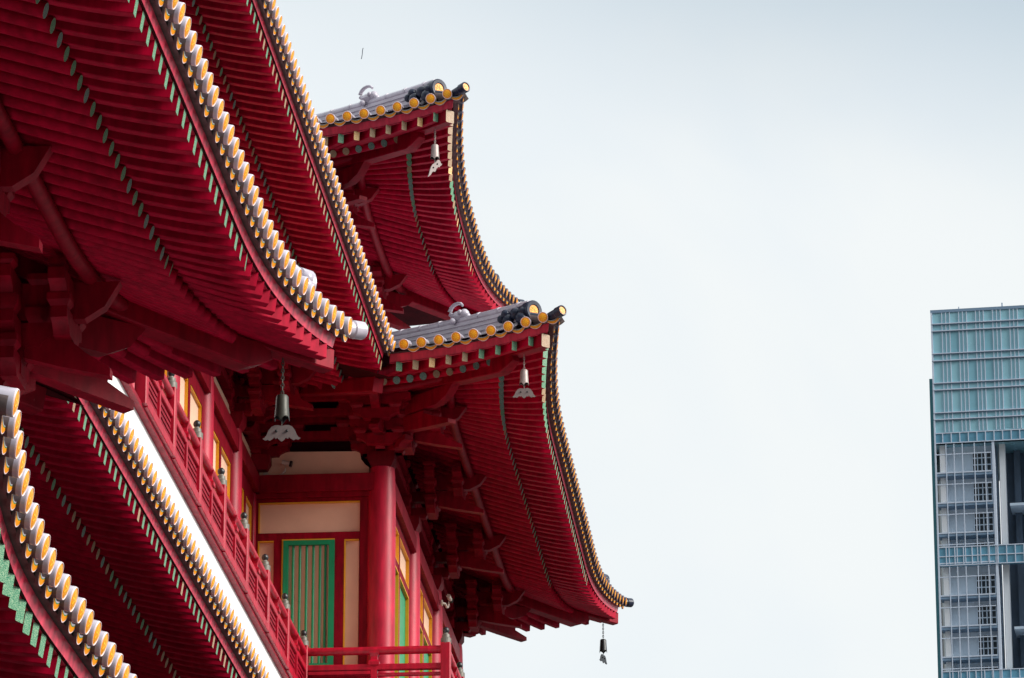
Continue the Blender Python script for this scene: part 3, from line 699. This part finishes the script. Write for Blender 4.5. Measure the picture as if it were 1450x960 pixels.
# ------------------------------------------------------------------ balcony railing: a thing of its own
RQ = .79
rail = thing('balcony_railing', 'red wooden balcony railing with grey capped posts above the white plaster strip', 'railing', (rb, 50, 15.3))
zr0 = 15.46
def post(b, a):
    mb = MB(); mb.sweep([(b, a, zr0), (b, a, zr0 + .83)], bevrect(.14, .15, .012), REDR, up=Vector((0, 1, 0)))
    o = mb.build('post', rail, smooth=False)
    mb = MB(); z = zr0 + .82
    mb.lathe((b, a, z), [(0, 0), (.076, 0), (.076, .08), (.056, .095), (.054, .135), (.033, .15), (.03, .16)], STEEL, 16); mb.lathe((b, a, z), [(.028, .155), (.044, .18), (.048, .20), (.042, .225), (.02, .245), (0, .25)], BLACK, 14)
    mb.build('finial', o)
def bay(p, q, n, panel=True, halfopen=False):
    p, q = Vector((*p, 0)), Vector((*q, 0)); d = (q - p).normalized(); n = Vector((*n, 0))
    def bar(name, z, sec, l0=.07, round_=False):
        mb = MB(); mb.sweep([p + d * l0 + UP * (zr0 + z), q - d * l0 + UP * (zr0 + z)], sec, REDR); return mb.build(name, rail)
    bar('top_rail', .94 * RQ, ngon(.058, 14)); bar('middle_rail', .63 * RQ, bevrect(.10, .085)); bar('bottom_rail', .06 * RQ, bevrect(.13, .12))
    m = (p + q) / 2
    mb = MB()
    prof = [(.075, 0), (.075, .06), (.05, .10), (.045, .16), (.07, .22), (.07, .25)]
    mb.sweep([m + UP * (zr0 + (.665 + h) * RQ) for r, h in prof], rect(1, 1), REDR, up=n, scale=[2 * r for r, h in prof])
    mb.sweep([m + UP * (zr0 + .12 * RQ), m + UP * (zr0 + .59 * RQ)], rect(.09, .10), REDR, up=n)
    mb.build('baluster', rail, smooth=False)
    for k, (s0, s1) in enumerate(((p + d * .08, m - d * .05), (m + d * .05, q - d * .08))):
        mb = MB()
        L = (s1 - s0).length
        if halfopen and k == 1:
            mb.sweep([s0 + UP * (zr0 + .39), s1 + UP * (zr0 + .39)], ngon(.03, 8), REDR)
            mb.sweep([s0 + UP * (zr0 + .24), s1 + UP * (zr0 + .24)], ngon(.03, 8), REDR)
        else:
            f = lambda u, v, w_: s0 + d * u + UP * (zr0 + v * RQ) + n * w_
            mb.prism([(0, .12), (L, .12), (L, .585), (0, .585)], f, .025, RED2)
            for v in (.20, .29, .38, .47):      # raised slats
                mb.prism([(.05, v), (L - .05, v), (L - .05, v + .05), (.05, v + .05)], lambda u, v_, w_: f(u, v_, w_ + .022), .02, RED2)
            if halfopen: mb.prism([(.0, .50), (L, .50), (L, .56), (0, .56)], lambda u, v_, w_: f(u, v_, w_ + .03), .04, REDR)
        mb.build('rail_panel', rail, smooth=False)
pa = [ra - 2.03 * k for k in range(8)]
for k, a in enumerate(pa):
    post(rb, a)
    if k: bay((rb, a), (rb, pa[k - 1]), (1, 0))
post(rs, ra); bay((rb, ra), (rs, ra), (0, -1), halfopen=True)
for k in range(1, 6):
    post(rs, ra + 2.03 * k); bay((rs, ra + 2.03 * (k - 1)), (rs, ra + 2.03 * k), (1, 0), halfopen=False)

# ------------------------------------------------------------------ wind bells
def bell(label, p, drop, rotz=0.0, sc=1.0, dark=False, fold=0.0, pale=False):
    root = thing('wind_bell', label, 'wind bell', p, 'wind bells hanging from the eave corners')
    bm_ = BLACK if dark else PALEB if pale else BRONZE; pm = BLACK if dark else PLATE
    x, y, z = p
    mb = MB(); nl = max(4, int(drop / .032)); st = drop / nl
    for k in range(nl):
        c = Vector((x, y, z - st * (k + .5))); u = Vector((1, 0, 0)) if k % 2 else Vector((0, 1, 0))
        ring = [c + u * .011 * math.cos(t) + UP * st * .72 * math.sin(t) for t in [2*math.pi*j/10 for j in range(11)]]
        mb.sweep(ring, ngon(.0045, 6), bm_, up=Vector((0, 0, 1)) if False else u.cross(UP))
    mb.build('chain', root)
    zt_ = z - drop; H_ = .40 * sc; r0, r1 = .088 * sc, .108 * sc
    mb = MB(); n = 32; prof = []
    def rg(r, h, wave=0): return [Vector((x + r*math.cos(2*math.pi*k/n), y + r*math.sin(2*math.pi*k/n), zt_ - h + wave * abs(math.sin(2 * 2*math.pi*k/n)))) for k in range(n)]
    rings = [rg(.02*sc, 0), rg(r0*.8, .005), rg(r0, .02), rg(r0*1.02, .07), rg(r0*1.05, .08), rg(r0*1.07, .11), rg((r0+r1)/2, .22*sc), rg(r1*.97, H_ - .06*sc, 0), rg(r1, H_, .075*sc), rg(r1*.9, H_ - .004, .075*sc), rg(r1*.86, H_ - .07*sc), rg(r0*.8, .05)]
    for i in range(len(rings) - 1):
        mb.add(rings[i] + rings[i+1], [(k, (k+1) % n, n + (k+1) % n, n + k) for k in range(n)], bm_ if i < 8 else BLACK)
    mb.build('bell_body', root)
    zp = zt_ - H_ + .06 * sc
    mb = MB(); mb.sweep([(x, y, zp), (x, y, zp - .14 * sc)], ngon(.008 * sc, 8), bm_, up=Vector((0, 1, 0)))
    mb.build('clapper', root)
    # fish-tail wind plate
    half = [(0, -.045), (.05, -.03), (.10, -.03), (.15, -.055), (.19, -.11), (.215, -.175), (.245, -.215), (.27, -.225), (.235, -.25), (.20, -.24), (.17, -.255), (.14, -.235), (.10, -.205), (.09, -.23), (.06, -.215), (.03, -.25), (0, -.27)]
    poly = [(-u, v) for u, v in half[::-1]] + half[1:-1]
    c_, s_ = math.cos(rotz), math.sin(rotz)
    mb = MB(); zz = zp - .08 * sc
    fr = lambda u, v, w_: Vector((x + u*sc*c_ - w_*s_, y + u*sc*s_ + w_*c_, zz + v*sc + u * fold))
    mb.prism(poly, fr, .012, pm)
    for sg in (-1, 1): mb.ball(fr(sg*.075, -.12, -.012), .02 * sc, BLACK, 8)
    mb.build('wind_plate', root)
pc = lambda ev, x, o, dz: tuple(ev.pt(x, o, dz))
bell('largest and darkest bronze wind bell, with a pale fish-tail plate, under the nearest eave corner', pc(lE[0], lE[0].s1(), .51, zf(.51) - .15), .33, sc=.60)
bell('pale wind bell with a fish-tail plate under the front corner of the second eave', pc(uE[2], uE[2].s0(), .50, zf(.5) - .165), .22, sc=.62, pale=True)
bell('pale wind bell with its plate blown sideways under the topmost eave corner', pc(tE[2], tE[2].s0(), .42, zf(.42) - .165), .24, rotz=1.0, fold=.55, sc=.62, pale=True)
bell('small black wind bell silhouetted against the sky at the far eave tip', pc(uE[2], uE[2].s1(), .38, zf(.38) - .165), .30, rotz=1.25, dark=True, sc=.62)

# ------------------------------------------------------------------ security cameras
def cctv(label, p, n, side):
    p, n, side = Vector(p), Vector((*n, 0)), Vector((*side, 0))
    root = thing('security_camera', label, 'security camera', tuple(p))
    mb = MB(); mb.sweep([p + n * .002, p + n * .025], ngon(.05, 14), CAMW); mb.build('wall_mount', root)
    mb = MB()
    pts = [(0, .02, 0), (.03, .06, -.005), (.09, .07, -.02), (.17, .07, -.03), (.24, .08, -.01), (.29, .09, .05), (.30, .09, .13), (.29, .09, .19)]
    mb.sweep([p + side * u + n * d + UP * v * .85 for u, d, v in pts], ngon(.019, 10), CAMW); mb.build('arm', root)
    mb = MB(); h = p + side * .28 + n * .09 + UP * .215
    h = h - UP * .04; mb.sweep([h + side * .10 - UP * .03 + n * .02, h - side * .03 + UP * .01], ngon(.034, 14), CAMW, BLACK); mb.build('camera_head', root)
    mb = MB(); mb.sweep([h + side * .115 - UP * .035 + n * .02, h + side * .085 - UP * .026 + n * .02], bevrect(.085, .085, .015), BLACK); mb.build('lens_hood', root)
cctv('pale security camera on a curved arm against the cream wall panel', (-9.08, a0 + .025, 19.17), (0, -1), (1, 0))
cctv('small cream security camera under the brackets at the far column', (wc + .22, 70.6, 18.92), (1, 0), (0, 1))

# ------------------------------------------------------------------ far residential tower
TGLASS = mat('teal_glazing', (0.30, 0.56, 0.64), 0.25, 0.22, 0.12, col2=(0.25, 0.48, 0.57))
TBAND = mat('blue_spandrel_glass', (0.13, 0.34, 0.48), 0.2, 0.3, 0.3)
TPANE = mat('deeper_teal_pane', (0.22, 0.46, 0.56), 0.2, 0.2, 0.3)
TMULL = mat('pale_mullion', (0.50, 0.57, 0.68), 0.5)
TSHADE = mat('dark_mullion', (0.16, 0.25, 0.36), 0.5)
TWALL = mat('tower_pale_wall', (0.74, 0.87, 1.0), 0.8, 0.12, 0.2)
TWHITE = mat('tower_white_column', (0.8, 0.82, 0.84), 0.7)
TDARK = mat('tower_grey_cladding', (0.13, 0.18, 0.25), 0.7, 0.2, 0.3)
TSIDE = mat('tower_side_teal', (0.04, 0.20, 0.24), 0.4, 0.2, 0.2)
TWIN = mat('tower_window_dark', (0.02, 0.035, 0.05), 0.15)
TO = Vector((48.1, 500.0, 0)); ta = R(10.1); tt = Vector((math.cos(ta), -math.sin(ta), 0)); tn = Vector((-math.sin(ta), -math.cos(ta), 0))
TZ = 169.3
PX, PZ = 12.32 * .985, 11.72
def TP(u, d, z): return TO + tt * u + tn * d + UP * z       # u metres from the left edge, d towards us, z world
tower = bpy.data.objects.new('apartment_tower', None); COL.objects.link(tower); tower.location = TP(8, -8, 0); WORLD_LOC[tower.name] = TP(8, -8, 0)
tower['label'] = 'tall teal glazed apartment tower with open balconies far behind the temple'; tower['category'] = 'building'
def tb(items, name, parent=tower):
    mb = MB()
    for u0, u1, d0, d1, z0, z1, m in items:
        vs = [TP(u, d, z) for z in (z0, z1) for u, d in ((u0, d0), (u1, d0), (u1, d1), (u0, d1))]
        mb.add(vs, [(0,3,2,1),(4,5,6,7),(0,1,5,4),(1,2,6,5),(2,3,7,6),(3,0,4,7)], m)
    return mb.build(name, parent, world=False, smooth=False)
ZP = lambda px: TZ - px / PZ           # pixels below the roof line
UPX = lambda px: px / PX
TW = 26.0
tb([(0, TW, -16, 0, ZP(184), TZ, TGLASS)], 'curtain_wall')
tb([(-.05, TW, -16.1, .12, TZ + .002, TZ + .35, TSHADE)], 'parapet')
tb([(UPX(38), UPX(39), -1, -.8, TZ + .35, TZ + .9, TSHADE), (UPX(98), UPX(99.5), -1, -.8, TZ + .35, TZ + 1.1, TSHADE), (UPX(160), UPX(161.5), -1, -.8, TZ + .35, TZ + 1.0, TSHADE)], 'roof_rod')
it = []
base_off = [15.2, 21, 26]
k = 0
xo = [1.5]
while k < 14:
    for o in (15.2, 20.6, 26.0):
        xo.append(o + 23.55 * k)
    k += 1
xo = [x for x in xo if UPX(x) < TW]
tb([(UPX(x) - .045, UPX(x) + .045, .002, .12, ZP(168), TZ - .02, TMULL) for x in xo], 'mullion')
hz = [16, 26, 58, 68, 99.5, 109, 141, 150.5]
tb([(0, TW, .002, .22, ZP(h) - .05, ZP(h) + .05, TMULL) for h in hz], 'transom')
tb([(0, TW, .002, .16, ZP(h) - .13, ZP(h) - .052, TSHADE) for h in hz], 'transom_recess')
# a few glass panes of a deeper tone
pn = []
rng = random.Random(3)
for k in range(13):
    for h0, h1 in ((28.5, 56), (70.5, 97), (111.5, 139), (152.5, 166)):
        if rng.random() < .35:
            u0 = UPX(26.8 + 23.55 * k); u1 = UPX(38.0 + 23.55 * k)
            pn.append((u0, u1, .002, .02, ZP(h1), ZP(h0), TPANE))
for q in pn:
    if q[1] < TW: tb([q], 'pane')
tb([(-.02, .16, -.1, .18, ZP(520), TZ, TMULL)], 'corner_trim')
def band(z0, z1, u1, two=True):
    tb([(.17, u1, -.5, .05, z0, z1, TBAND)], 'spandrel')
    its = [(.17, u1, .052, .14, z1 - .10, z1, TMULL), (.17, u1, .052, .14, z0, z0 + .10, TMULL)]
    if two: its.append((.17, u1, .052, .14, (z0 + z1) / 2 - .07, (z0 + z1) / 2 + .03, TMULL))
    x = 11.5
    while UPX(x) < u1:
        its.append((UPX(x) - .05, UPX(x) + .05, .052, .15, z0 + .101, z1 - .101, TMULL)); x += 11.8
    tb(its, 'spandrel_frame')
band(ZP(184), ZP(169), TW, False)
storey = 41.6
# open lower section: rooms behind a light frame, repeated in blocks of four storeys down to the street
tb([(UPX(5), UPX(82), -6, -1.6, 0, ZP(184), TWALL)], 'back_wall')
tb([(UPX(84), UPX(134), -8, -5, 0, ZP(184), TDARK)], 'back_wall')
tb([(UPX(136), TW, -14, -.4, 0, ZP(184), TDARK)], 'cladding_wall')
tb([(UPX(6), UPX(13), -1.5, -.7, 0, ZP(184), TWHITE)], 'pillar'); tb([(UPX(87.5), UPX(95.5), -2.5, -1.2, 0, ZP(184), TWHITE)], 'pillar')
tb([(UPX(105), UPX(114), -4.9, -4.0, 0, ZP(184), TDARK)], 'pillar')
tb([(UPX(78.5), UPX(82), -3.1, .06, 0, ZP(184), TMULL)], 'fin_wall'); tb([(UPX(132), UPX(136), -5, .06, 0, ZP(184), TWALL)], 'fin_wall')
fz = 184
for blk in range(4):
    n = 4
    for k in range(n):
        z1 = ZP(fz + storey * k); z0 = ZP(fz + storey * (k + 1))
        if k: tb([(.17, UPX(80), -1.59, .04, z1 - .30, z1 - .002, TSHADE)], 'floor_slab')
        tb([(.17, UPX(77), .0, .10, z1 - 1.35, z1 - 1.25, TMULL), (.17, UPX(77), .0, .10, z0 + .0, z0 + .14, TMULL)], 'railing')
        wz = z1 - 2.9
        wf = tb([(UPX(50), UPX(76), -1.599, -1.52, z0 + .5, z1 - .7, TWIN)], 'window')
        tb([(UPX(x) - .06, UPX(x) + .06, -1.518, -1.45, z0 + .5, z1 - .7, TWALL) for x in (50, 57, 63, 69.5, 76)] + [(UPX(50), UPX(76), -1.516, -1.46, z - .06, z + .06, TWALL) for z in (z0 + .5, z0 + 1.3, z0 + 2.1, z1 - .7)], 'sash', wf)
        if k == 2: tb([(UPX(100), UPX(132), -4.99, -1, z1 - .3, z1, TWALL)], 'floor_slab')
    zb = ZP(fz + storey * n - 22)
    tb([(UPX(x) - .05, UPX(x) + .05, .051, .12, ZP(fz + storey * n), ZP(fz) - .1, TMULL) for x in (15.5, 26.5, 38, 54.5, 69)], 'mullion')
    fz += storey * 3 + (146 + 21 - storey * 3) if False else 0
    z_end = fz + 143
    band(ZP(z_end + 26), ZP(z_end), UPX(134))
    fz = z_end + 26
tb([(.17, TW, -14, -.1, 0, ZP(fz - 10), TWALL)], 'lower_wall')
tb([(-UPX(7), -.06, -15, -2.2, 0, ZP(84), TSIDE)], 'side_wing'); 
tb([(-UPX(7) - .05, -.03, -2.2, -2.1, 0, ZP(84), TMULL)] if False else [(-UPX(2.6), -UPX(1.2), -2.198, -2.05, 0, ZP(85), TSHADE)], 'side_reveal')

# ------------------------------------------------------------------ a thread adrift in the sky
mb = MB()
c0 = W((-2.9, 63, 0)); 
tx_, ty_ = (513 - 725) / 6500, (480 - 76) / 6500
dirv = Vector((tx_, 0.94984 - ty_ * 0.31272, 0.31272 + ty_ * 0.94984)); c0 = Vector((0, 0, CAM_H)) + dirv * 60
mb.sweep([c0 + Vector((.011, 0, .080)), c0 + Vector((.003, .01, .055)), c0 + Vector((0, .01, 0)), c0 + Vector((-.008, 0, -.06)), c0 + Vector((-.013, 0, -.075))], ngon(.0045, 6), DGLAZE, up=Vector((0, 1, 0)))
o = mb.build('loose_thread', world=False); o['label'] = 'thin dark bent thread adrift in the pale sky above the topmost roof'; o['category'] = 'thread'
